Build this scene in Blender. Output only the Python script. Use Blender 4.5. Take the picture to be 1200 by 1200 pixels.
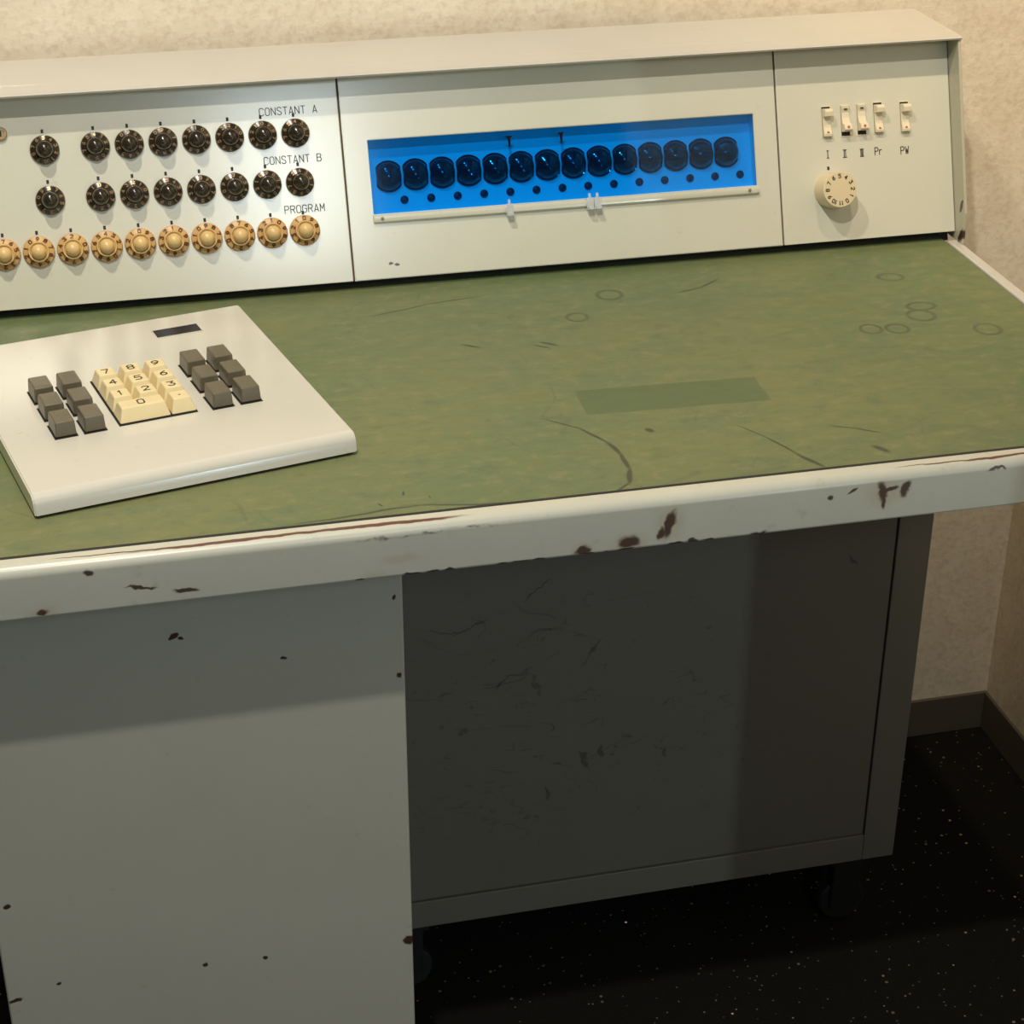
import bpy, bmesh, math, random
from mathutils import Vector, Matrix
random.seed(7)
C = bpy.context.scene.collection
SC = bpy.context.scene
for o in list(bpy.data.objects): bpy.data.objects.remove(o)

# Everything is laid out in survey units (desk top = z 0); finish() brings it to metres with the floor at 0.
S = 0.703
FZ = -1.0237           # floor
WY, WX = 0.86, 0.2989  # faces of the back and the right wall

# ------------------------------------------------------------------ camera
F = 2230.07
CAM = Vector((-1.16647, -1.67768, 0.92561)); YAW, PIT, ROL = 0.23337, 0.49584, 0.00255
fw = Vector((math.sin(YAW)*math.cos(PIT), math.cos(YAW)*math.cos(PIT), -math.sin(PIT)))
rt = Vector((math.cos(YAW), -math.sin(YAW), 0)); up = rt.cross(fw)
r2 = rt*math.cos(ROL)+up*math.sin(ROL); u2 = -rt*math.sin(ROL)+up*math.cos(ROL)
cd = bpy.data.cameras.new('camera'); cam = bpy.data.objects.new('camera', cd); C.objects.link(cam)
cd.sensor_width = 36; cd.lens = 36*F/1200; cd.clip_start = 0.05
cam.matrix_world = Matrix.Translation(CAM) @ Matrix((r2, u2, -fw)).transposed().to_4x4()
SC.camera = cam

# ------------------------------------------------------------------ light
w = bpy.data.worlds.new('world'); SC.world = w; w.use_nodes = True
w.node_tree.nodes['Background'].inputs[0].default_value = (1.0, 0.82, 0.58, 1)
w.node_tree.nodes['Background'].inputs[1].default_value = 0.06
SC.view_settings.view_transform = 'Standard'; SC.view_settings.look = 'None'
SC.view_settings.gamma = 1; SC.view_settings.exposure = 0.0; SC.view_settings.use_curve_mapping = False
def lamp(name, kind, loc, power, col, aim=None, size=0.04, size_y=None, cone=100, blend=0.6):
    l = bpy.data.lights.new(name, kind); l.energy = power; l.color = col
    o = bpy.data.objects.new(name, l); C.objects.link(o); o.location = loc
    d = (Vector(aim)-Vector(loc)) if aim else Vector((0, 0, -1))
    o.rotation_euler = d.to_track_quat('-Z', 'Y').to_euler()
    if kind == 'AREA':
        l.shape = 'RECTANGLE'; l.size = size*S; l.size_y = (size_y or size)*S
    else:
        l.shadow_soft_size = size*S
        if kind == 'SPOT': l.spot_size = math.radians(cone); l.spot_blend = blend
    return o
lamp('ceiling_spot_front', 'SPOT', (-1.15, -0.95, 2.27), 58, (1.0, .96, .88), cone=150, blend=.5, size=.03)
lamp('ceiling_spot_left', 'SPOT', (-1.35, -0.02, 2.27), 57, (1.0, .92, .77), aim=(-1.2, .80, .1), cone=85, blend=.9, size=.03)
lamp('ceiling_spot_right', 'SPOT', (-0.30, -0.02, 2.27), 60, (1.0, .79, .51), aim=(.62, .86, .45), cone=62, blend=1, size=.03)
lamp('daylight_beyond_wall', 'AREA', (0.99, -4.0, -0.28), 8.5, (0.68, 0.90, 1.0), aim=(-0.8, 0.4, -.3), size=.02, size_y=.5)
lamp('window_behind_viewer', 'AREA', (-0.46, -3.0, 1.67), 7, (0.80, 0.93, 1.0), aim=(-0.9, 0.66, 0.15), size=.40, size_y=.55)

# ------------------------------------------------------------------ helpers
def finish():
    seen = set()
    for o in bpy.data.objects:
        if o.parent is None: o.location.z -= FZ
        o.location *= S
        if o.type == 'MESH' and o.data.name not in seen:
            seen.add(o.data.name); o.data.transform(Matrix.Scale(S, 4))
def empty(name, loc, rz=0):
    o = bpy.data.objects.new(name, None); C.objects.link(o); o.location = loc; o.rotation_euler = (0, 0, rz)
    o.empty_display_size = .05
    return o
def tag(o, label, cat, group=None):
    o['label'] = label; o['category'] = cat
    if group: o['group'] = group
    return o
def obj(name, bm, m, parent=None, loc=(0, 0, 0), rot=None, ang=35):
    if isinstance(bm, bmesh.types.BMesh):
        me = bpy.data.meshes.new(name); bmesh.ops.recalc_face_normals(bm, faces=bm.faces[:]); bm.to_mesh(me); bm.free()
        me.polygons.foreach_set('use_smooth', [True]*len(me.polygons)); me.set_sharp_from_angle(angle=math.radians(ang))
        me.materials.append(m)
    else: me = bm
    o = bpy.data.objects.new(name, me); C.objects.link(o)
    if parent: o.parent = parent
    wn = o.modifiers.new('weighted', 'WEIGHTED_NORMAL'); wn.keep_sharp = True
    o.location = loc
    if rot is not None: o.rotation_euler = rot.to_euler()
    return o
def box(bm, x0, x1, y0, y1, z0, z1, bev=0, seg=2):
    t = bmesh.new()
    vs = [t.verts.new((x, y, z)) for z in (z0, z1) for y in (y0, y1) for x in (x0, x1)]
    for f in ((0, 1, 3, 2), (4, 6, 7, 5), (0, 4, 5, 1), (2, 3, 7, 6), (0, 2, 6, 4), (1, 5, 7, 3)): t.faces.new([vs[i] for i in f])
    bmesh.ops.recalc_face_normals(t, faces=t.faces[:])
    if bev: bmesh.ops.bevel(t, geom=t.edges[:], offset=bev, segments=seg, profile=.5, affect='EDGES')
    join(bm, t); return bm
def join(bm, t, mat=None):
    me = bpy.data.meshes.new('tmp'); t.to_mesh(me); t.free()
    if mat: me.transform(mat)
    bm.from_mesh(me); bpy.data.meshes.remove(me)
def B(*a, **k): return box(bmesh.new(), *a, **k)
def frustum(bm, x0, x1, y0, y1, z0, X0, X1, Y0, Y1, z1, bev=0, seg=2):
    t = bmesh.new()
    vs = [t.verts.new(c) for c in ((x0, y0, z0), (x1, y0, z0), (x1, y1, z0), (x0, y1, z0), (X0, Y0, z1), (X1, Y0, z1), (X1, Y1, z1), (X0, Y1, z1))]
    for f in ((3, 2, 1, 0), (4, 5, 6, 7), (0, 1, 5, 4), (1, 2, 6, 5), (2, 3, 7, 6), (3, 0, 4, 7)): t.faces.new([vs[i] for i in f])
    if bev: bmesh.ops.bevel(t, geom=t.edges[:], offset=bev, segments=seg, profile=.5, affect='EDGES')
    join(bm, t); return bm
def lathe(bm, prof, seg=32, clipx=None, flute=None):
    rings = []
    for r, h in prof:
        if r <= 1e-6: rings.append([bm.verts.new((0, 0, h))])
        else:
            rg = []
            for i in range(seg):
                a = 2*math.pi*i/seg; q = r*(flute(a, r, h) if flute else 1)
                x, y = q*math.cos(a), q*math.sin(a)
                if clipx: x = max(-clipx, min(clipx, x))
                rg.append(bm.verts.new((x, y, h)))
            rings.append(rg)
    for a, b in zip(rings, rings[1:]):
        n = max(len(a), len(b))
        for i in range(n):
            j = (i+1) % n
            if len(a) == 1: bm.faces.new((a[0], b[i], b[j]))
            elif len(b) == 1: bm.faces.new((a[i], a[j], b[0]))
            else: bm.faces.new((a[i], a[j], b[j], b[i]))
    return bm
def extrude(bm, pts, x0, x1, fr=lambda x, a, b: (x, a, b), bev=0, seg=2):
    t = bmesh.new(); n = len(pts)
    A = [t.verts.new(fr(x0, a, b)) for a, b in pts]; D = [t.verts.new(fr(x1, a, b)) for a, b in pts]
    t.faces.new(A); t.faces.new(D[::-1])
    for i in range(n): t.faces.new((A[i], D[i], D[(i+1) % n], A[(i+1) % n]))
    bmesh.ops.recalc_face_normals(t, faces=t.faces[:])
    if bev: bmesh.ops.bevel(t, geom=t.edges[:], offset=bev, segments=seg, profile=.5, affect='EDGES')
    join(bm, t); return bm
# a plain engraver's stroke alphabet on a 4 x 6 grid
G = {'0': [[(1, 0), (0, 1), (0, 5), (1, 6), (3, 6), (4, 5), (4, 1), (3, 0), (1, 0)]], '1': [[(1, 5), (2, 6), (2, 0)]],
     '2': [[(0, 5), (1, 6), (3, 6), (4, 5), (4, 4), (0, 0), (4, 0)]], '3': [[(0, 6), (4, 6), (2, 3.6), (4, 2.4), (4, 1), (3, 0), (1, 0), (0, 1)]],
     '4': [[(3, 0), (3, 6), (0, 2), (4, 2)]], '5': [[(4, 6), (.4, 6), (0, 3.4), (3, 3.6), (4, 2.6), (4, 1), (3, 0), (0, 0)]],
     '6': [[(3.6, 6), (1, 4), (0, 2), (1, 0), (3, 0), (4, 1), (4, 2.4), (3, 3.4), (.6, 3)]], '7': [[(0, 6), (4, 6), (1.6, 0)]],
     '8': [[(1, 3.2), (0, 4.2), (0, 5), (1, 6), (3, 6), (4, 5), (4, 4.2), (3, 3.2), (1, 3.2), (0, 2.2), (0, 1), (1, 0), (3, 0), (4, 1), (4, 2.2), (3, 3.2)]],
     '9': [[(.4, 0), (3, 2), (4, 4), (3, 6), (1, 6), (0, 5), (0, 3.6), (1, 2.6), (3.4, 3)]],
     'C': [[(4, 5), (3, 6), (1, 6), (0, 5), (0, 1), (1, 0), (3, 0), (4, 1)]], 'O': [[(1, 0), (0, 1), (0, 5), (1, 6), (3, 6), (4, 5), (4, 1), (3, 0), (1, 0)]],
     'N': [[(0, 0), (0, 6), (4, 0), (4, 6)]], 'S': [[(4, 5), (3, 6), (1, 6), (0, 5), (.4, 3.8), (3.6, 2.2), (4, 1), (3, 0), (1, 0), (0, 1)]],
     'T': [[(0, 6), (4, 6)], [(2, 6), (2, 0)]], 'A': [[(0, 0), (2, 6), (4, 0)], [(.5, 1.5), (3.5, 1.5)]],
     'B': [[(0, 0), (0, 6), (3, 6), (4, 5), (3, 3.2), (0, 3.2)], [(3, 3.2), (4, 2), (4, 1), (3, 0), (0, 0)]],
     'P': [[(0, 0), (0, 6), (3, 6), (4, 5), (4, 4), (3, 3), (0, 3)]], 'R': [[(0, 0), (0, 6), (3, 6), (4, 5), (4, 4), (3, 3), (0, 3)], [(2, 3), (4, 0)]],
     'G': [[(4, 5), (3, 6), (1, 6), (0, 5), (0, 1), (1, 0), (3, 0), (4, 1), (4, 3), (2.4, 3)]], 'M': [[(0, 0), (0, 6), (2, 2), (4, 6), (4, 0)]],
     'W': [[(0, 6), (1, 0), (2, 4), (3, 0), (4, 6)]], 'r': [[(0, 4), (0, 0)], [(0, 3), (1.4, 4), (2.6, 4)]],
     'I': [[(2, 0), (2, 6)], [(1, 0), (3, 0)], [(1, 6), (3, 6)]], '.': [[(1.6, 2.6), (2.4, 2.6)]],
     'u': [[(1.2, 0), (1.2, 6)], [(2.8, 0), (2.8, 6)], [(0, 0), (4, 0)], [(0, 6), (4, 6)]],
     'v': [[(.8, 0), (.8, 6)], [(2, 0), (2, 6)], [(3.2, 0), (3.2, 6)], [(0, 0), (4, 0)], [(0, 6), (4, 6)]], ' ': []}
def write(bm, s, cx, cy, w, h, pitch, n, t, tr=lambda x, y, z: (x, y, z)):
    """strokes of width t standing n above the surface, centred at cx, cy"""
    x = cx-(len(s)-1)*pitch/2
    for ch in s:
        for st in G[ch]:
            P = [Vector((x+(a-2)/4*w, cy+(b-3)/6*h)) for a, b in st]
            for p, q in zip(P, P[1:]):
                d = (q-p)
                if d.length < 1e-9: continue
                d.normalize(); m = Vector((-d.y, d.x))*t/2; p = p-d*t*.4; q = q+d*t*.4
                L = [bm.verts.new(tr(*c, n)) for c in (p+m, p-m, q-m, q+m)]
                U = [bm.verts.new(tr(*c, n-.0012)) for c in (p+m, p-m, q-m, q+m)]
                bm.faces.new(L); bm.faces.new(U[::-1])
                for i in range(4): bm.faces.new((L[i], U[i], U[(i+1) % 4], L[(i+1) % 4]))
        x += pitch
    return bm

# ------------------------------------------------------------------ materials
class NT:
    def __init__(s, name):
        s.m = bpy.data.materials.new(name); s.m.use_nodes = True; s.t = s.m.node_tree; s.n = s.t.nodes
        s.b = s.n['Principled BSDF']; tc = s.n.new('ShaderNodeTexCoord'); v = s.n.new('ShaderNodeVectorMath'); v.operation = 'SCALE'
        v.inputs['Scale'].default_value = 1/S; s.l(tc.outputs['Object'], v.inputs[0]); s.co = v.outputs[0]
    def l(s, a, b): s.t.links.new(a, b)
    def put(s, sock, v):
        if hasattr(v, 'is_linked') or hasattr(v, 'links'): s.l(v, sock)
        else: sock.default_value = v
    def set(s, **k):
        for a, v in k.items(): s.put(s.b.inputs[a.replace('_', ' ')], v)
        return s
    def math(s, op, a, b=0.0, clamp=False):
        n = s.n.new('ShaderNodeMath'); n.operation = op; n.use_clamp = clamp; s.put(n.inputs[0], a); s.put(n.inputs[1], b); return n.outputs[0]
    def noise(s, scale, detail=3, rough=.5, co=None, dist=0):
        n = s.n.new('ShaderNodeTexNoise'); n.inputs['Scale'].default_value = scale; n.inputs['Detail'].default_value = detail
        n.inputs['Roughness'].default_value = rough; n.inputs['Distortion'].default_value = dist; s.l(co or s.co, n.inputs['Vector']); return n
    def ramp(s, f, lo, hi, a=0.0, b=1.0):
        n = s.n.new('ShaderNodeMapRange'); n.interpolation_type = 'SMOOTHSTEP'
        for i, v in enumerate((f, lo, hi, a, b)): s.put(n.inputs[i], v)
        return n.outputs[0]
    def mix(s, f, a, b, kind='MIX'):
        n = s.n.new('ShaderNodeMix'); n.data_type = 'RGBA'; n.blend_type = kind
        s.put(n.inputs[0], f); s.put(n.inputs[6], a if not isinstance(a, tuple) else (*a, 1)); s.put(n.inputs[7], b if not isinstance(b, tuple) else (*b, 1)); return n.outputs[2]
    def mapped(s, scale=(1, 1, 1), rot=(0, 0, 0), loc=(0, 0, 0), co=None):
        n = s.n.new('ShaderNodeMapping'); n.inputs['Location'].default_value = loc; n.inputs['Rotation'].default_value = rot; n.inputs['Scale'].default_value = scale
        s.l(co or s.co, n.inputs['Vector']); return n.outputs[0]
    def plane(s, ax, warp=0.0, wscale=60):
        x = s.n.new('ShaderNodeSeparateXYZ'); s.l(s.co, x.inputs[0]); c = s.n.new('ShaderNodeCombineXYZ')
        s.l(x.outputs[ax[0]], c.inputs[0]); s.l(x.outputs[ax[1]], c.inputs[1]); o = c.outputs[0]
        if warp:
            n = s.noise(wscale, 2, co=o); a = s.n.new('ShaderNodeVectorMath'); a.operation = 'SUBTRACT'; s.l(n.outputs['Color'], a.inputs[0]); a.inputs[1].default_value = (.5, .5, .5)
            b = s.n.new('ShaderNodeVectorMath'); b.operation = 'MULTIPLY_ADD'; s.l(a.outputs[0], b.inputs[0]); b.inputs[1].default_value = (warp, warp, 0); s.l(o, b.inputs[2]); o = b.outputs[0]
        return o
    def blobs(s, co, L, shape='e'):
        """least normalised distance to ellipses (cx, cy, rx, ry, angle); 'r' gives rings, 'b' boxes"""
        d = None
        for cx, cy, rx, ry, a in L:
            n = s.n.new('ShaderNodeMapping'); n.vector_type = 'TEXTURE'; n.inputs['Location'].default_value = (cx, cy, 0)
            n.inputs['Rotation'].default_value = (0, 0, math.radians(a)); n.inputs['Scale'].default_value = (rx, ry, 1); s.l(co, n.inputs['Vector'])
            if shape == 'b':
                q = s.n.new('ShaderNodeSeparateXYZ'); s.l(n.outputs[0], q.inputs[0])
                v = s.math('MAXIMUM', s.math('ABSOLUTE', q.outputs[0]), s.math('ABSOLUTE', q.outputs[1]))
            else:
                q = s.n.new('ShaderNodeVectorMath'); q.operation = 'LENGTH'; s.l(n.outputs[0], q.inputs[0]); v = q.outputs['Value']
                if shape == 'r': v = s.math('ABSOLUTE', s.math('SUBTRACT', v, 1.0))
            d = v if d is None else s.math('MINIMUM', d, v)
        return d
    def bump(s, h, strength=.2, dist=.002):
        n = s.n.new('ShaderNodeBump'); n.inputs['Strength'].default_value = strength; n.inputs['Distance'].default_value = dist*S
        s.l(h, n.inputs['Height']); s.l(n.outputs[0], s.b.inputs['Normal']); return s
def plain(name, col, rough=.5, coat=0, metal=0, spec=.5, var=0, vs=40):
    k = NT(name)
    c = (*col, 1)
    if var: c = k.mix(k.noise(vs, 4).outputs['Fac'], tuple(x*(1-var) for x in col), tuple(min(1, x*(1+var)) for x in col))
    k.set(Base_Color=c, Roughness=rough, Coat_Weight=coat, Metallic=metal, Specular_IOR_Level=spec); return k.m
def segs(P, t, taper=1.0):
    """a polyline as a chain of long ellipses"""
    L = []
    for i, (a, b) in enumerate(zip(P, P[1:])):
        dx, dy = b[0]-a[0], b[1]-a[1]; l = math.hypot(dx, dy)
        tt = t if not isinstance(t, (list, tuple)) else t[i]
        L.append(((a[0]+b[0])/2, (a[1]+b[1])/2, l*.78, tt, math.degrees(math.atan2(dy, dx))))
    return L

def mat_wall():
    k = NT('wallpaper'); n1 = k.noise(14, 5, .6); n2 = k.noise(95, 4, .62)
    c = k.mix(k.ramp(n1.outputs['Fac'], .35, .7), (.84, .745, .59), (.77, .665, .51))
    c = k.mix(k.ramp(n2.outputs['Fac'], .42, .72, 0, .55), c, (.62, .51, .37))
    k.set(Base_Color=c, Roughness=.85, Specular_IOR_Level=.2); k.bump(n2.outputs['Fac'], .35, .003); return k.m
def mat_carpet():
    k = NT('black_carpet'); n = k.noise(260, 3, .7)
    c = k.mix(n.outputs['Fac'], (.003, .003, .0026), (.018, .017, .0145))
    v = k.n.new('ShaderNodeTexVoronoi'); v.inputs['Scale'].default_value = 170; k.l(k.co, v.inputs['Vector'])
    wn = k.n.new('ShaderNodeSeparateColor'); k.l(v.outputs['Color'], wn.inputs[0])
    dot = k.ramp(v.outputs['Distance'], .10, .26, 1, 0)
    pick = k.ramp(wn.outputs[0], .93, .94); f = k.math('MULTIPLY', dot, pick)
    v2 = k.n.new('ShaderNodeTexVoronoi'); v2.inputs['Scale'].default_value = 62; k.l(k.co, v2.inputs['Vector'])
    w2 = k.n.new('ShaderNodeSeparateColor'); k.l(v2.outputs['Color'], w2.inputs[0])
    f = k.math('MAXIMUM', f, k.math('MULTIPLY', k.ramp(v2.outputs['Distance'], .07, .16, 1, 0), k.ramp(w2.outputs[0], .84, .85)))
    tint = k.mix(wn.outputs[1], (1, .72, .38), (1, .97, .92))
    k.set(Base_Color=k.mix(f, c, tint), Metallic=f, Roughness=k.ramp(f, 0, 1, .95, .23), Specular_IOR_Level=.1)
    g = k.n.new('ShaderNodeNewGeometry'); a = k.n.new('ShaderNodeVectorMath'); a.operation = 'SUBTRACT'; k.l(v.outputs['Color'], a.inputs[0]); a.inputs[1].default_value = (.5, .5, .5)
    b = k.n.new('ShaderNodeVectorMath'); b.operation = 'MULTIPLY_ADD'; k.l(a.outputs[0], b.inputs[0]); cc = k.n.new('ShaderNodeCombineXYZ')
    s2 = k.math('MULTIPLY', f, 1.8); [k.l(s2, cc.inputs[i]) for i in range(3)]; k.l(cc.outputs[0], b.inputs[1]); k.l(g.outputs['Normal'], b.inputs[2])
    nn = k.n.new('ShaderNodeVectorMath'); nn.operation = 'NORMALIZE'; k.l(b.outputs[0], nn.inputs[0]); k.l(nn.outputs[0], k.b.inputs['Normal'])
    return k.m
def paint(name, col, spots=(), ax=(0, 2), rough=.32, coat=.25, var=.05):
    k = NT(name); n = k.noise(7, 4, .55); n2 = k.noise(55, 3, .6)
    c = k.mix(n.outputs['Fac'], tuple(x*(1-var) for x in col), tuple(min(1, x*(1+var)) for x in col))
    c = k.mix(k.ramp(n2.outputs['Fac'], .66, .78, 0, .35), c, (col[0]*.78, col[1]*.68, col[2]*.5))
    if spots:
        d = k.blobs(k.plane(ax, .008, 90), spots); c = k.mix(k.ramp(d, .75, 1.15, 1, 0), c, (.06, .028, .018))
    k.set(Base_Color=c, Roughness=rough, Coat_Weight=coat, Coat_Roughness=.15); k.bump(n2.outputs['Fac'], .04, .001); return k.m
def mat_green():
    k = NT('green_linoleum')
    st = k.noise(9, 5, .6, co=k.mapped((1, 2.6, 1)), dist=.6); fine = k.noise(42, 5, .68, co=k.mapped((1, 1.5, 1))); big = k.noise(2.1, 3, .5)
    c = k.mix(k.ramp(big.outputs['Fac'], .36, .68), (.122, .162, .068), (.165, .176, .072))
    c = k.mix(k.ramp(st.outputs['Fac'], .36, .70, 0, .6), c, (.12, .16, .08))
    c = k.mix(k.ramp(fine.outputs['Fac'], .50, .70, 0, .6), c, (.215, .205, .10)); c = k.mix(k.ramp(fine.outputs['Fac'], .46, .32, 0, .5), c, (.098, .122, .066))
    P = k.plane((0, 1), .010, 14)
    # the unfaded patch where a plate was stuck
    d = k.blobs(k.plane((0, 1), .004, 40), [(-.526, .2193, .1085, .033, -2.3)], 'b'); c = k.mix(k.ramp(d, .985, 1.01, .85, 0), c, (.094, .130, .054))
    d = k.blobs(k.plane((0, 1), .002, 30), [(-.1315, .51, .0165, .0125, -12), (-.1465, .378, .017, .017, 0), (-.134, .407, .018, .012, 0), (-.512, .533, .016, .016, 0), (-.084, .318, .016, .017, 0), (-.226, .351, .013, .014, 0), (-.193, .345, .014, .014, 0), (-.572, .47, .013, .013, 0)], 'r')
    c = k.mix(k.ramp(d, .05, .28, k.ramp(fine.outputs['Fac'], .35, .65, .45, .8), 0), c, (.055, .068, .038))
    L = segs([(-.683, .19), (-.652, .158), (-.634, .119), (-.626, .087), (-.626, .052), (-.635, .022), (-.655, .004)], (.0018, .003, .004, .004, .0042, .0022))
    L += segs([(-.477, .122), (-.457, .089), (-.438, .046), (-.423, .011)], (.0013, .0022, .004))
    L += [(-.345, .037, .0055, .015, 35), (-.578, .138, .0055, .008, 20), (-.638, .3915, .016, .0026, -40), (-.627, .398, .017, .0028, -42), (-.722, .41, .016, .003, -30)] + segs([(-.376, .103), (-.355, .092), (-.33, .075)], .002)
    L += segs([(-.422, .521), (-.39, .532), (-.359, .553)], .0022) + segs([(-.819, .533), (-.749, .555), (-.679, .566)], .0018)
    L += segs([(-.76, .005), (-.86, .022), (-.98, .011)], .0025)+[(-.90, .030, .0016, .006, 20), (-.872, .050, .0018, .007, -15), (-.848, .038, .0012, .004, 5)]
    d = k.blobs(P, L); c = k.mix(k.ramp(d, .45, 1.05, .85, 0), c, (.045, .050, .030))
    d = k.blobs(P, [(-.303, .156, .012, .010, 0), (-.575, .02, .03, .004, 20), (-.5, .012, .05, .006, 8)]); c = k.mix(k.ramp(d, .5, 1.1, .5, 0), c, (.10, .13, .065))
    for sc_, rot_, th in ((4.2, .4, .004), (6.1, -.9, .0035), (8.3, 2.1, .0045)):
        ln = k.noise(sc_, 1.5, .5, co=k.mapped((1, 1, 1), (0, 0, rot_)), dist=.7); gate = k.noise(7+sc_, 2, .5, co=k.mapped(loc=(sc_, 3, 1)))
        f = k.math('MULTIPLY', k.ramp(k.math('ABSOLUTE', k.math('SUBTRACT', ln.outputs['Fac'], .5)), th*.4, th, 1, 0), k.ramp(gate.outputs['Fac'], .54, .64))
        c = k.mix(k.math('MULTIPLY', f, .26), c, (.075, .085, .05))
    sc = k.noise(30, 2, .5, co=k.mapped((1, 9, 1), (0, 0, .5)), dist=1.2); c = k.mix(k.ramp(sc.outputs['Fac'], .70, .78, 0, .3), c, (.08, .085, .05))
    k.set(Base_Color=c, Roughness=k.ramp(st.outputs['Fac'], .3, .7, .42, .6), Specular_IOR_Level=.45); k.bump(fine.outputs['Fac'], .08, .001); return k.m
def mat_rail():
    """white enamel of the front rail with its chips and worn edges"""
    k = NT('chipped_enamel'); n = k.noise(8, 4); n2 = k.noise(40, 4, .65)
    c = k.mix(n.outputs['Fac'], (.50, .50, .42), (.58, .57, .47))
    c = k.mix(k.ramp(n2.outputs['Fac'], .60, .78, 0, .5), c, (.40, .37, .27))
    R = k.plane((0, 2), .012, 70)
    c = k.mix(k.ramp(k.blobs(R, [(-.603, -.030, .020, .016, 80), (-.647, -.048, .020, .012, 0), (-.697, -.050, .012, .009, 0), (-.364, -.022, .020, .016, 0), (-.915, -.055, .014, .008, 0), (-1.245, -.052, .016, .010, 0), (-.888, -.036, .02, .006, 0)]), .5, 1.4, .30, 0), c, (.42, .31, .17))
    rust = [(-.603, -.031, .0055, .019, -14), (-.612, -.040, .005, .008, 0), (-.647, -.046, .013, .008, 0), (-.697, -.050, .009, .006, 0), (-.366, -.021, .006, .013, 10), (-.358, -.020, .012, .0035, 15), (-.363, -.034, .003, .008, 0),
            (-.339, -.020, .006, .010, -25), (-1.106, -.043, .013, .003, -4), (-1.198, -.013, .005, .004, -50), (-1.148, -.035, .016, .0018, -8), (-.40, -.016, .008, .002, 25), (-.425, -.023, .004, .003, 0), (-.235, -.010, .01, .0018, 0), (-1.245, -.050, .006, .004, 0)]
    rust += [(-.93+.031*i+.012*((i*5) % 3), -.0555, .006+.004*((i*7) % 4)/3, .0028, 0) for i in range(14)]
    d = k.blobs(R, rust); c = k.mix(k.ramp(d, .6, 1.2, .95, 0), c, (.062, .028, .016))
    E = k.plane((0, 1), .004, 50)
    c = k.mix(k.ramp(k.blobs(E, segs([(-1.21, -.0085), (-1.117, -.0112), (-.964, -.0096), (-.850, -.0108)], (.0010, .0024, .0028))+segs([(-.33, -.0108), (-.26, -.0112), (-.19, -.0105), (-.05, -.0115)], (.0010, .0020, .0028))), .7, 1.15, 1, 0), c, (.12, .045, .03))
    c = k.mix(k.ramp(k.blobs(R, segs([(-.93, -.0105), (-.89, -.0100), (-.84, -.0088), (-.79, -.0088)], .0020)), .3, 1.1, k.ramp(n2.outputs['Fac'], .40, .60, .9, .1), 0), c, (.11, .10, .09))
    k.set(Base_Color=c, Roughness=.38, Coat_Weight=.2, Coat_Roughness=.2); k.bump(n2.outputs['Fac'], .06, .001); return k.m
def mat_knee():
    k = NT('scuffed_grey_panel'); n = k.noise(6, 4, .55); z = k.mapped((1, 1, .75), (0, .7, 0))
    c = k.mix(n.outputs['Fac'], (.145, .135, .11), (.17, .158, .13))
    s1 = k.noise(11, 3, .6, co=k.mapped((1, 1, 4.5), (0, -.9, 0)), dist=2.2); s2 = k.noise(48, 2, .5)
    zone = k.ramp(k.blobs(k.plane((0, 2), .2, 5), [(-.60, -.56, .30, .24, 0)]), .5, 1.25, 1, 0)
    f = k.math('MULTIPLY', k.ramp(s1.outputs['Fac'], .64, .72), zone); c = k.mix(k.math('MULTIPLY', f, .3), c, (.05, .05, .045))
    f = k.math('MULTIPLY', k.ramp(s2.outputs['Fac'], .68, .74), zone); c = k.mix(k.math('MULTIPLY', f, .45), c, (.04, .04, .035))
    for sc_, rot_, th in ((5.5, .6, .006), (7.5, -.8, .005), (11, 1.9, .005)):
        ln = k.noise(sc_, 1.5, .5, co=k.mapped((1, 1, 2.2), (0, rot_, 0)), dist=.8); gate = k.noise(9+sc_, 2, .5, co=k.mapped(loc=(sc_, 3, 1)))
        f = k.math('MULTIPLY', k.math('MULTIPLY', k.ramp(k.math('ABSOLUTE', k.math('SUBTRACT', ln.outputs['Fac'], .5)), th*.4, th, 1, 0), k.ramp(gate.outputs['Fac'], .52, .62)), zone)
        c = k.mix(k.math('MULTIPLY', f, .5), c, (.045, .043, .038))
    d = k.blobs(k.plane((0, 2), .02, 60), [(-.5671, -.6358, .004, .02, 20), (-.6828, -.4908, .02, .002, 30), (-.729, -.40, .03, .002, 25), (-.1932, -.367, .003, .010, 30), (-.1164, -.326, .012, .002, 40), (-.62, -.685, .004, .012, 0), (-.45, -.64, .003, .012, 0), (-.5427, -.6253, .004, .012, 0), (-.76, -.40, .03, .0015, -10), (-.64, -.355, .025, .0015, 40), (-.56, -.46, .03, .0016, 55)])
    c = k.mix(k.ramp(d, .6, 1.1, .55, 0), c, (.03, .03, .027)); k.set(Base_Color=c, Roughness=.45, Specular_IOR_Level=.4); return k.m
def mat_blue():
    k = NT('blue_filter_glass'); nt = k.t
    tr = k.n.new('ShaderNodeBsdfTransparent'); tr.inputs[0].default_value = (.15, .725, .985, 1)
    gl = k.n.new('ShaderNodeBsdfGlossy'); gl.inputs['Roughness'].default_value = .06
    fr = k.n.new('ShaderNodeFresnel'); gm_ = k.n.new('ShaderNodeNewGeometry'); k.l(k.ramp(gm_.outputs['Backfacing'], 0, 1, 1.45, 1/1.45), fr.inputs[0])
    mx = k.n.new('ShaderNodeMixShader'); k.l(fr.outputs[0], mx.inputs[0]); k.l(tr.outputs[0], mx.inputs[1]); k.l(gl.outputs[0], mx.inputs[2])
    k.l(mx.outputs[0], k.n['Material Output'].inputs[0]); return k.m
def clear(name):
    k = NT(name); k.set(Base_Color=(.93, .96, .97, 1), Roughness=.06, Transmission_Weight=.6, IOR=1.5); return k.m

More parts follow.
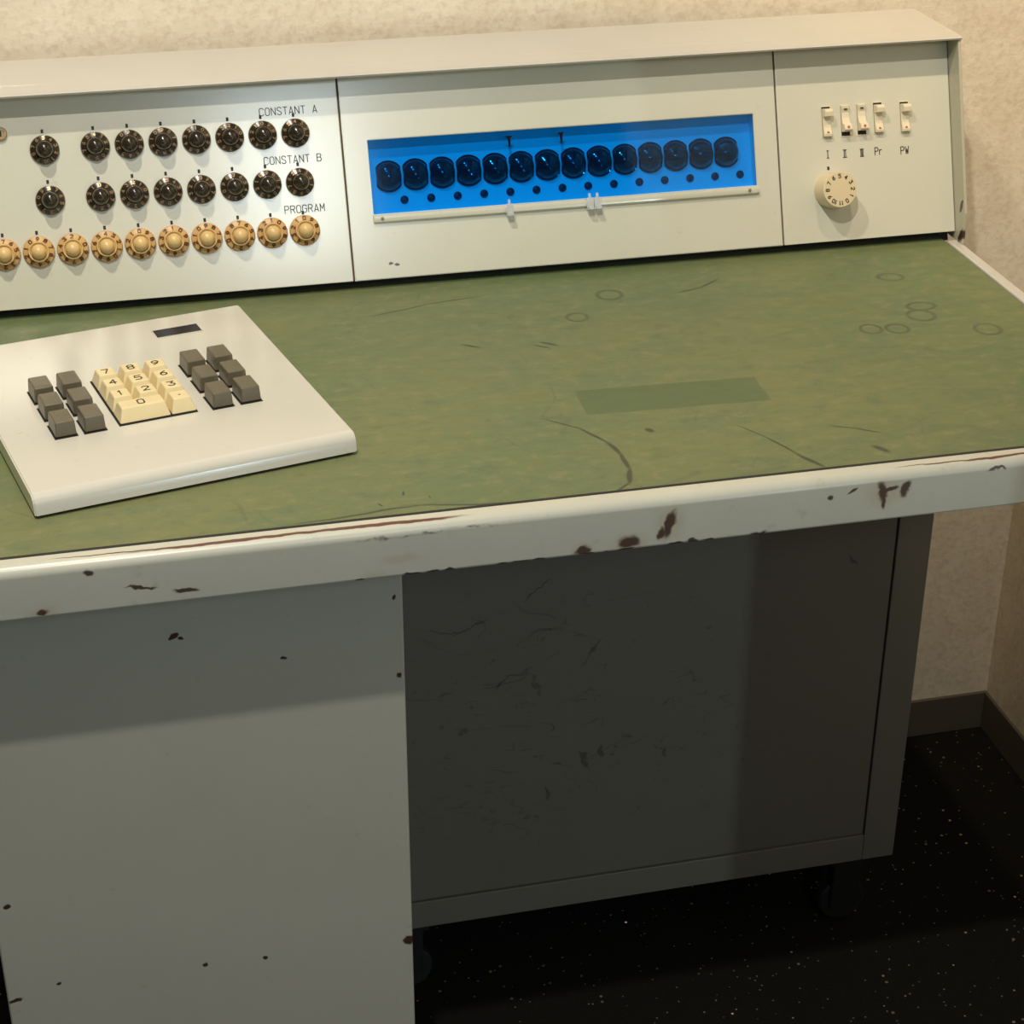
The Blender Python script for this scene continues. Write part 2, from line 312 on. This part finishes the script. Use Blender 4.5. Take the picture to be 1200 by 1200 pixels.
M_wall = mat_wall(); M_carpet = mat_carpet(); M_green = mat_green(); M_rail = mat_rail(); M_knee = mat_knee(); M_blue = mat_blue()
CREAM = (.56, .54, .43)
M_panel = paint('panel_enamel', (.63, .612, .495), [(-.7815, .0201, .004, .0016, -8), (-.7725, .0182, .0035, .0018, -10)], (0, 1), .28, .75)
M_hood = paint('hood_enamel', (.525, .505, .455), (), rough=.35)
M_hoodside = paint('hood_side_enamel', (.46, .44, .33), [(.604, .012, .006, .012, 20), (.612, .052, .004, .010, 20)], (1, 2))
M_ped = paint('pedestal_enamel', (.48, .465, .385), [(-1.1198, -.1443, .006, .004, 30), (-1.1125, -.149, .003, .003, 0), (-1.005, -.189, .004, .0025, 0), (-.879, -.607, .006, .007, 0), (-1.330, -.470, .004, .004, 0), (-1.05, -.60, .003, .003, 0), (-1.12, -.596, .003, .003, 0), (-1.286, -.591, .003, .003, 0), (-1.337, -.606, .008, .003, 20), (-.884, -.13, .002, .003, 0), (-.8805, -.23, .003, .004, 0)], rough=.42)
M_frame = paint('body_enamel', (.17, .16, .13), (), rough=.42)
M_dark = plain('dark_recess', (.006, .006, .006), .7)
M_seam = plain('seam_filler', (.10, .065, .04), .7)
M_plate = plain('reflector_plate', (.82, .87, .90), .5)
M_lens = plain('smoked_lens', (.022, .018, .030), .08, coat=1, var=.3, vs=80)
M_hole = plain('tube_hole', (.03, .022, .05), .5)
M_tick = plain('black_pointer', (.006, .006, .008), .8, spec=.1)
M_clear = clear('clear_slider')
M_screw = plain('worn_screw', (.27, .20, .12), .45, metal=.3)
M_ink = plain('engraved_ink', (.02, .02, .018), .6)
M_knob = plain('black_bakelite', (.026, .019, .011), .20, coat=.3, var=.25)
M_gold = plain('gold_numerals', (.46, .30, .15), .28, metal=.35)
M_amber = plain('amber_plastic', (.60, .36, .13), .42, coat=.0, var=.12, vs=60)
M_ivory = plain('ivory_cap', (.70, .48, .20), .36, coat=.1)
M_brown = plain('brown_numerals', (.16, .055, .02), .5)
M_sel = plain('cream_plastic', (.70, .58, .36), .3, coat=.3)
M_rock = plain('switch_plastic', (.74, .66, .48), .35, coat=.2)
M_red = plain('red_dot', (.50, .10, .05), .5)
M_brass = plain('brass_lock', (.42, .30, .16), .35, metal=.7)
M_kp = paint('keypad_enamel', (.60, .58, .51), (), rough=.22, coat=.5, var=.03)
M_key = plain('brown_grey_key', (.125, .107, .068), .38, coat=.15, var=.10, vs=90)
M_ckey = plain('cream_key', (.74, .62, .35), .34, coat=.2, var=.05, vs=50)
M_lcd = plain('dark_display_glass', (.005, .006, .014), .22, spec=.3)
M_base = plain('vinyl_baseboard', (.105, .092, .070), .5)
M_rubber = plain('black_rubber', (.012, .012, .012), .6)

# ------------------------------------------------------------------ the room
def struct(name, bm, m, parent=None):
    o = obj(name, bm, m, parent)
    o['kind'] = 'structure'
    return o
struct('floor', B(-4, 3.2, -5, WY+.15, FZ-.1, FZ), M_carpet)
struct('wall_back', B(-4, WX+.15, WY, WY+.15, FZ, 2.35), M_wall)
struct('wall_right', B(WX, WX+.15, -1.71, WY, FZ, 2.35), M_wall)
struct('ceiling', B(-4, 3.2, -5, WY+.15, 2.35, 2.45), plain('ceiling_paint', (.62, .58, .50), .9))
ZB = -.9473
struct('baseboard_back', B(-4, WX, WY-.006, WY, FZ, ZB, .002, 1), M_base)
struct('baseboard_right', B(WX-.006, WX, -1.71, WY-.006, FZ, ZB, .002, 1), M_base)

# ------------------------------------------------------------------ the console desk
desk = tag(empty('console_desk', (0, 0, FZ)), 'old cream metal operator console desk with green linoleum top, knobs and blue readout', 'desk')
UP = (0, 0, -FZ)                        # part origin back at desk-top height
XL = -1.395                             # the left end, out of the frame
def dpart(name, bm, m, parent=desk, loc=UP, rot=None, ang=35): return obj(name, bm, m, parent, loc, rot, ang)
dpart('desktop_core', B(XL+.016, -.0005, .0005, .80, -.050, -.004), M_dark)
dpart('linoleum_top', B(XL+.018, -.0022, .0066, .70, -.004, .0004, .0012, 2), M_green)
dpart('gap_shade_strip', B(XL+.018, -.0022, .0009, .0066, -.004, .0013), M_rubber)  # black strip added to stand in for the shaded gap behind the rail
def rail_profile():
    return [(.0008, .0016), (-.0085, .0014)]+[(-.0085-.0115*math.sin(a), -.0101+.0115*math.cos(a)) for a in (math.radians(10*i) for i in range(1, 9))]+[(-.020, -.0101), (-.0202, -.0535), (-.0186, -.056), (.0008, -.056)]
dpart('front_rail', extrude(bmesh.new(), rail_profile(), XL, .0155), M_rail, ang=50)
t = bmesh.new(); box(t, -.0008, .0155, .0008, .62, -.056, .0020, .003, 3); dpart('side_rail', t, M_hood)
t = bmesh.new(); box(t, XL, XL+.0163, .0008, .62, -.056, .0020, .003, 3); dpart('side_rail', t, M_hood)
# pedestal on the left
dpart('pedestal', B(-1.3456, -.8738, .06, .78, -.8918, -.050, .003, 3), M_ped)
# body behind the knee space: a frame with a door-like sunk panel
BY = .404; XR = -.0805; ZL = -.8918
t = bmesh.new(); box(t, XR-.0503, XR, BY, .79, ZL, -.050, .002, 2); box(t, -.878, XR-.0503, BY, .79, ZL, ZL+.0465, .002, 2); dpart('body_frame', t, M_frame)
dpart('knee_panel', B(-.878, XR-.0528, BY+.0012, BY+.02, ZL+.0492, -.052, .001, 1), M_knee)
dpart('knee_panel_backing', B(-.88, XR-.04, BY+.02, BY+.03, ZL+.03, -.052), M_dark)
for x, y in ((-.1435, .44), (-.82, .44), (-1.29, .12), (-.93, .12), (-.1435, .74), (-1.29, .74)):
    t = bmesh.new(); q = bmesh.new(); lathe(q, [(0, -.0105), (.034, -.0105), (.037, -.007), (.037, .007), (.034, .0105), (0, .0105)], 24)
    join(t, q, Matrix.Translation((0, 0, .037)) @ Matrix.Rotation(math.pi/2, 4, 'X'))
    c = obj('caster', t, M_rubber, desk, (x, y, 0))
    f = bmesh.new(); box(f, -.022, .022, -.020, -.0125, .030, .122, .002, 1); box(f, -.022, .022, .0125, .020, .030, .122, .002, 1); box(f, -.03, .03, -.026, .026, .118, -FZ+ZL+.0005)
    obj('caster_fork', f, M_dark, c)
# the hood round the instrument panels
HT = [(.677, .2690), (.677, .2665)]
hood = bmesh.new()
extrude(hood, [(.6765, .2655), (.6755, .2680), (.6785, .2700), (.835, .2700), (.835, .2640), (.690, .2640), (.688, .2655)], XL, .0155)
extrude(hood, [(.834, .2645), (.834, 0.002), (.826, .002), (.826, .2645)], XL+.002, .0135)
dpart('hood', hood, M_hood, ang=40)
side = [(.6785, .2648), (.600, .0464), (.598, .0018), (.834, .0018), (.834, .2648)]
for x0, x1 in ((.0113, .0155), (XL, XL+.0042)): dpart('hood_side', extrude(bmesh.new(), side, x0, x1, bev=.0006, seg=1), M_hoodside)
PO = Vector((0, .62, .01384)); TI = .35789
Rp = Matrix(((1, 0, 0), (0, math.sin(TI), -math.cos(TI)), (0, math.cos(TI), math.sin(TI))))   # columns u, v, n
PL = PO+Vector(UP)
def pp(u, v, n=0): return PL+Rp @ Vector((u, v, n))
TOP = .274
dpart('panel_backing', B(XL+.005, .0112, -.012, .276, -.034, -.026), M_dark, loc=PL, rot=Rp)
S1, S2 = -.8309, -.2410
knobp = dpart('knob_panel', B(XL+.006, S1-.0012, 0, TOP, -.006, 0, .0012, 2), M_panel, loc=PL, rot=Rp)
W0, W1, V0, V1, DP = -.7983, -.2743, .0835, .1783, -.0195
t = bmesh.new()
# a plate with a window cut in it
def ringplate(bm, x0, x1, y0, y1, a0, a1, b0, b1, z0, z1):
    o = [(x0, y0), (x1, y0), (x1, y1), (x0, y1)]; i = [(a0, b0), (a1, b0), (a1, b1), (a0, b1)]
    V = lambda P, z: [bm.verts.new((*p, z)) for p in P]
    oz1, iz1, oz0, iz0 = V(o, z1), V(i, z1), V(o, z0), V(i, z0)
    for k in range(4):
        j = (k+1) % 4
        bm.faces.new((oz1[k], oz1[j], iz1[j], iz1[k])); bm.faces.new((oz0[j], oz0[k], iz0[k], iz0[j]))
        bm.faces.new((oz0[k], oz0[j], oz1[j], oz1[k])); bm.faces.new((iz1[k], iz1[j], iz0[j], iz0[k]))
    return bm
ringplate(t, S1+.0012, S2-.0012, 0, TOP, W0, W1, V0, V1, -.006, 0)
bmesh.ops.bevel(t, geom=[e for e in t.edges if all(abs(v.co.z) < 1e-6 for v in e.verts)], offset=.001, segments=2, affect='EDGES')
disp = dpart('display_panel', t, M_panel, loc=PL, rot=Rp)
swp = dpart('switch_panel', B(S2+.0012, .0105, 0, TOP, -.006, 0, .0012, 2), M_panel, loc=PL, rot=Rp)
for s in (S1, S2): dpart('panel_seam', B(s-.0011, s+.0011, 0.001, TOP-.001, -.010, -.0035), M_seam, loc=PL, rot=Rp)
# readout window
win = dpart('readout_window', ringplate(bmesh.new(), W0-.004, W1+.004, V0-.004, V1+.004, W0-.0005, W1+.0005, V0-.0005, V1+.0005, DP, -.0062), M_plate, loc=PL, rot=Rp)
obj('reflector_plate', B(W0-.004, W1+.004, V0-.004, V1+.004, DP-.004, DP), M_plate, win)
obj('blue_pane', B(W0+.0002, W1-.0002, V0+.0002, V1-.0002, -.0042, -.0022), M_blue, win)
dome = [(0, 0)]
R = .0203
prof = [(R*1.02, -.0005), (R*1.02, .0015), (R*.98, .0022), (R*.93, .0018), (R*.90, .0030), (R*.80, .0065), (R*.62, .0095), (R*.38, .0115), (R*.15, .0122), (0, .0123)]
lm = None
for i in range(14):
    if lm is None:
        o = dpart('tube_lens', lathe(bmesh.new(), prof, 40, clipx=.0163), M_lens, loc=pp(-.7718, .1312, DP), rot=Rp); lm = o.data
    else: o = dpart('tube_lens', lm, None, loc=pp(-.7718+.03556*i, .1315-.00003*i, DP), rot=Rp)
dm = None
for i in range(14):
    u = -.7533+.03556*i
    if dm is None: o = dpart('decimal_lamp', lathe(bmesh.new(), [(.0054, -.0005), (.0054, .0012), (.0046, .0016), (.0036, .001), (.002, .0018), (0, .002)], 20), M_hole, loc=pp(u, .0999, DP), rot=Rp); dm = o.data
    else: dpart('decimal_lamp', dm, None, loc=pp(u, .0999, DP), rot=Rp)
for u in (-.6113, -.5410):
    t = bmesh.new(); extrude(t, [(-.0009, -.0075), (.0009, -.0075), (.0018, .0030), (.0042, .0065), (-.0042, .0065), (-.0018, .0030)], -.0024, -.0002, fr=lambda x, a, b: (a, b, x)); dpart('pointer', t, M_tick, loc=pp(u, .1652), rot=Rp)
t = bmesh.new(); extrude(t, [(.0828, -.001), (.0828, .0035), (.0815, .0055), (.0775, .0062), (.0735, .0050), (.0718, .0025), (.0716, -.001)], W0-.0008, W1+.0003, fr=lambda x, a, b: (x, a, b))
rail = dpart('slide_rail', t, M_panel, loc=PL, rot=Rp)
for u in (W0+.010, W1-.013):
    obj('rail_screw', lathe(bmesh.new(), [(.0022, .0055), (.0022, .0066), (.0012, .0070), (0, .0070)], 12), M_screw, rail, (u, .0775, 0))
for u in (-.6195, -.5104, -.4999):
    t = bmesh.new(); box(t, -.0048, .0048, -.0092, .0068, .0058, .0088, .0010, 2); box(t, -.0040, .0040, -.0090, -.0045, .0084, .0135, .0008, 1); box(t, -.0016, .0016, .0060, .0125, .0050, .0078, .0004, 1)
    obj('slider', t, M_clear, rail, (u, .0772, 0))

# knobs
def sk_tr(ang, r0, slope):
    """digit placed on a skirt: its up direction runs outwards"""
    ca, sa = math.cos(ang), math.sin(ang)
    def tr(x, y, z):
        r = r0+y; return (r*ca+x*sa, r*sa-x*ca, z+slope*(r-r0))
    return tr
def black_knob_meshes():
    fl = lambda a, r, h: 1-.035*(0.5+.5*math.cos(14*a)) if .0075 < h < .0150 else 1
    k = bpy.data.meshes
    t = lathe(bmesh.new(), [(.0155, 0), (.0180, .0002), (.0182, .0022), (.0172, .0042), (.0116, .0070), (.0108, .0076)], 36)
    c = lathe(bmesh.new(), [(.0112, .0070), (.0108, .0115)]+[(.0106*math.cos(q), .0140+.0112*math.sin(q)) for q in (math.radians(9*i) for i in range(0, 10))]+[(0, .0252)], 56, flute=fl)
    n = bmesh.new()
    for i in range(10): write(n, str(i), 0, 0, .0026, .0036, .003, .0061, .0010, sk_tr(math.radians(90+36*i), .0145, -.50))
    return t, c, n
def cream_knob_meshes():
    t = lathe(bmesh.new(), [(.0165, 0), (.0193, .0002), (.0196, .0025), (.0186, .0045), (.0132, .0072)], 40)
    c = lathe(bmesh.new(), [(.0132, .0070), (.0127, .0125), (.0122, .0132), (.0112, .0130), (.0102, .0108), (.0096, .0106)]+[(.0092*math.cos(q), .0140+.0090*math.sin(q)) for q in (math.radians(9*i) for i in range(0, 10))]+[(0, .0230)], 40)
    n = bmesh.new()
    for i in range(10): write(n, str(i), 0, 0, .0032, .0042, .003, .0066, .0013, sk_tr(math.radians(90+36*i), .0158, -.46))
    return t, c, n
kn = {}
def knob(kind, u, v, turn):
    Rk = Rp @ Matrix.Rotation(turn, 3, 'Z')
    if kind not in kn:
        t, c, n = black_knob_meshes() if kind == 'b' else cream_knob_meshes()
        k = dpart('control_knob', t, M_knob if kind == 'b' else M_amber, loc=pp(u, v), rot=Rk)
        kn[kind] = [k.data, obj('knob_cap', c, M_knob if kind == 'b' else M_ivory, k).data, obj('skirt_numeral_ring', n, M_gold if kind == 'b' else M_brown, k).data]
    else:
        k = dpart('control_knob', kn[kind][0], None, loc=pp(u, v), rot=Rk); obj('knob_cap', kn[kind][1], None, k); obj('skirt_numeral_ring', kn[kind][2], None, k)
    k['label'] = 'dark brown skirted knob with gold numerals' if kind == 'b' else 'amber skirted knob with pale domed cap'
UB = [-1.2022]+[-1.1404+.0418*i for i in range(7)]
mk = []
for u in UB:
    for v in (.1935, .1314):
        knob('b', u, v, math.radians(36*random.randint(0, 9))); mk.append((u-.0008, v+.0232))
for i in range(11):
    u = -1.3064+.04172*i; knob('c', u, .0690+.0012*i/10, math.radians(36*random.randint(0, 9))); mk.append((u-.0004, .0690+.0243))
md = None
for u, v in mk:
    if md is None: md = obj('index_mark', B(-.0016, .0016, -.0028, .0020, -.001, .0006, .0004, 1), M_ink, knobp, (u, v, 0)).data
    else: obj('index_mark', md, None, knobp, (u, v, 0))
def letters(parent, s, cx, cy, w, h, pitch, t=.0010): obj('lettering', write(bmesh.new(), s, cx, cy, w, h, pitch, .0004, t), M_ink, parent)
letters(knobp, 'CONSTANT A', -.8962, .2222, .0052, .0092, .00755)
letters(knobp, 'CONSTANT B', -.8962, .1610, .0052, .0092, .00755)
letters(knobp, 'PROGRAM', -.8868, .0978, .0052, .0092, .0076)
lock = dpart('key_lock', lathe(bmesh.new(), [(.0080, 0), (.0082, .003), (.0070, .0048), (.0048, .0048), (.0044, .0036), (0, .0036)], 28), M_brass, loc=pp(-1.2530, .2164), rot=Rp)
obj('keyhole', B(-.0011, .0011, -.0034, .0034, .0030, .0042), M_dark, lock)
# rocker switches
def rocker(u, v, upper, name):
    o = dpart('rocker_switch', ringplate(bmesh.new(), -.0072, .0072, -.0212, .0212, -.0062, .0062, -.0202, .0202, -.0012, .0010), M_rock, loc=pp(u, v), rot=Rp)
    obj('switch_slot', B(-.0063, .0063, -.0203, .0203, -.0014, .0004), M_dark, o)
    if upper: pr = [(-.0198, 0), (-.0198, .0062), (-.0160, .0072), (-.0075, .0040), (.0020, .0036), (.0062, .0040), (.0066, .0125), (.0130, .0140), (.0165, .0120), (.0178, .0040), (.0178, 0)]
    else: pr = [(-.0150, 0), (-.0150, .0100), (-.0125, .0135), (-.0062, .0120), (-.0030, .0060), (.0040, .0034), (.0110, .0030), (.0160, .0050), (.0198, .0058), (.0202, 0)]
    obj('rocker', extrude(bmesh.new(), pr, -.0056, .0056, bev=.0005, seg=1), M_rock, o, ang=25)
    d = lathe(bmesh.new(), [(.0019, -.001), (.0019, .0004), (0, .0006)], 12)
    obj('dot', d, M_red, o, (0, -.0148 if upper else -.0092, .0066 if upper else .0128), Matrix.Rotation(.25 if upper else -.22, 3, 'X'))
    if not upper: obj('slot_mark', B(-.0024, .0024, .0142, .0160, .0030, .0056, .0003, 1), M_ink, o)
for (u, v, up_, s, ru, rv) in ((-.1709, .1607, 1, 'I', -.1709, .1174), (-.1437, .1607, 0, 'u', -.1462, .1168), (-.1202, .1609, 0, 'v', -.1214, .1163), (-.0959, .1616, 1, 'Pr', -.0968, .1170), (-.0573, .1603, 1, 'PW', -.0588, .1155)):
    rocker(u, v, up_, s); letters(swp, s, ru, rv, .0046 if len(s) > 1 else .0050, .0098, .0066, .0010)
obj('index_mark', md, None, swp, (-.1712, .0992, 0))
sel = dpart('selector_knob', lathe(bmesh.new(), [(.0246, 0), (.0248, .004), (.0246, .020), (.0244, .0305), (.0236, .0325), (.0226, .0328), (0, .0328)], 56), M_sel, loc=pp(-.1688, .0690), rot=Rp)
for i in range(12):
    n = write(bmesh.new(), str(i), 0, 0, .0030, .0048, .0036, .0331, .0011, sk_tr(math.radians(-60+30*i), .0180, 0)); obj('numeral', n, M_ink, sel)

# ------------------------------------------------------------------ the keypad lying on the desk
KA = math.radians(12.064)
kp = tag(empty('keypad', (-1.2447, .0785, .0007), KA), 'thin cream metal keypad with brown and cream keys lying askew on the desk', 'keypad')
KH = .024
prof = [(.0002, .0035), (.0012, .0085)]+[(.0135-.0118*math.cos(a), KH-.0130+.0130*math.sin(a)) for a in (math.radians(12*q) for q in range(1, 8))]+[(.0150, KH), (.4040, KH), (.4060, KH-.002), (.4060, .0035)]
t = extrude(bmesh.new(), prof, 0, .3490)
bmesh.ops.bevel(t, geom=[e for e in t.edges if abs(e.verts[0].co.x-e.verts[1].co.x) < 1e-6 and max(v.co.z for v in e.verts) > .0084], offset=.0016, segments=2, affect='EDGES')
obj('housing', t, M_kp, kp, ang=40)
obj('base_plate', B(.004, .345, .004, .402, .0006, .0040), M_dark, kp)
for x, y in ((.03, .03), (.32, .03), (.03, .37), (.32, .37)): obj('rubber_foot', lathe(bmesh.new(), [(.008, 0), (.008, .0012), (0, .0012)], 16), M_rubber, kp, (x, y, 0))
lw = obj('display_window', ringplate(bmesh.new(), .2268, .2846, .3430, .3698, .2282, .2830, .3446, .3682, KH-.001, KH+.0007), M_kp, kp)
obj('display_glass', B(.2281, .2831, .3445, .3683, KH-.0005, KH+.0002), M_lcd, lw)
gm = None
for x0 in (.0531, .0850, .2282, .2606):
    for y0 in (.1245, .1728, .2206):
        if gm is None:
            t = frustum(bmesh.new(), 0, .0232, 0, .0355, .0010, .0012, .0222, .0014, .0345, .0185, .0018, 3); k = obj('function_key', t, M_key, kp, (x0, y0, KH)); gm = k.data
            wm = obj('key_well', B(-.0012, .0242, -.0014, .0362, -.001, .0008), M_dark, k).data
        else: k = obj('function_key', gm, None, kp, (x0, y0, KH)); obj('key_well', wm, None, k)
KX, KY, KW, KD = .1246, .1282, .0289, .0315
obj('keypad_well', B(KX-.0015, KX+3*KW, KY-.0016, KY+4*KD+.0006, KH-.001, KH+.0008), M_dark, kp)
def ckey(c, r, s, span=1):
    wd = KW*span-.0008
    t = frustum(bmesh.new(), 0, wd, 0, KD-.0006, .0012, .0048, wd-.0042, .0075, KD-.0042, .0165, .0014, 3)
    k = obj('number_key', t, M_ckey, kp, (KX+KW*c, KY+KD*r, KH))
    if s: obj('legend', write(bmesh.new(), s, wd/2, .0168, .0070, .0105, .01, .0168, .0014), M_ink, k)
for r, row in ((3, '789'), (2, '456'), (1, '123')):
    for c, s in enumerate(row): ckey(c, r, s)
ckey(0, 0, '0', 2); ckey(2, 0, '.')

finish()
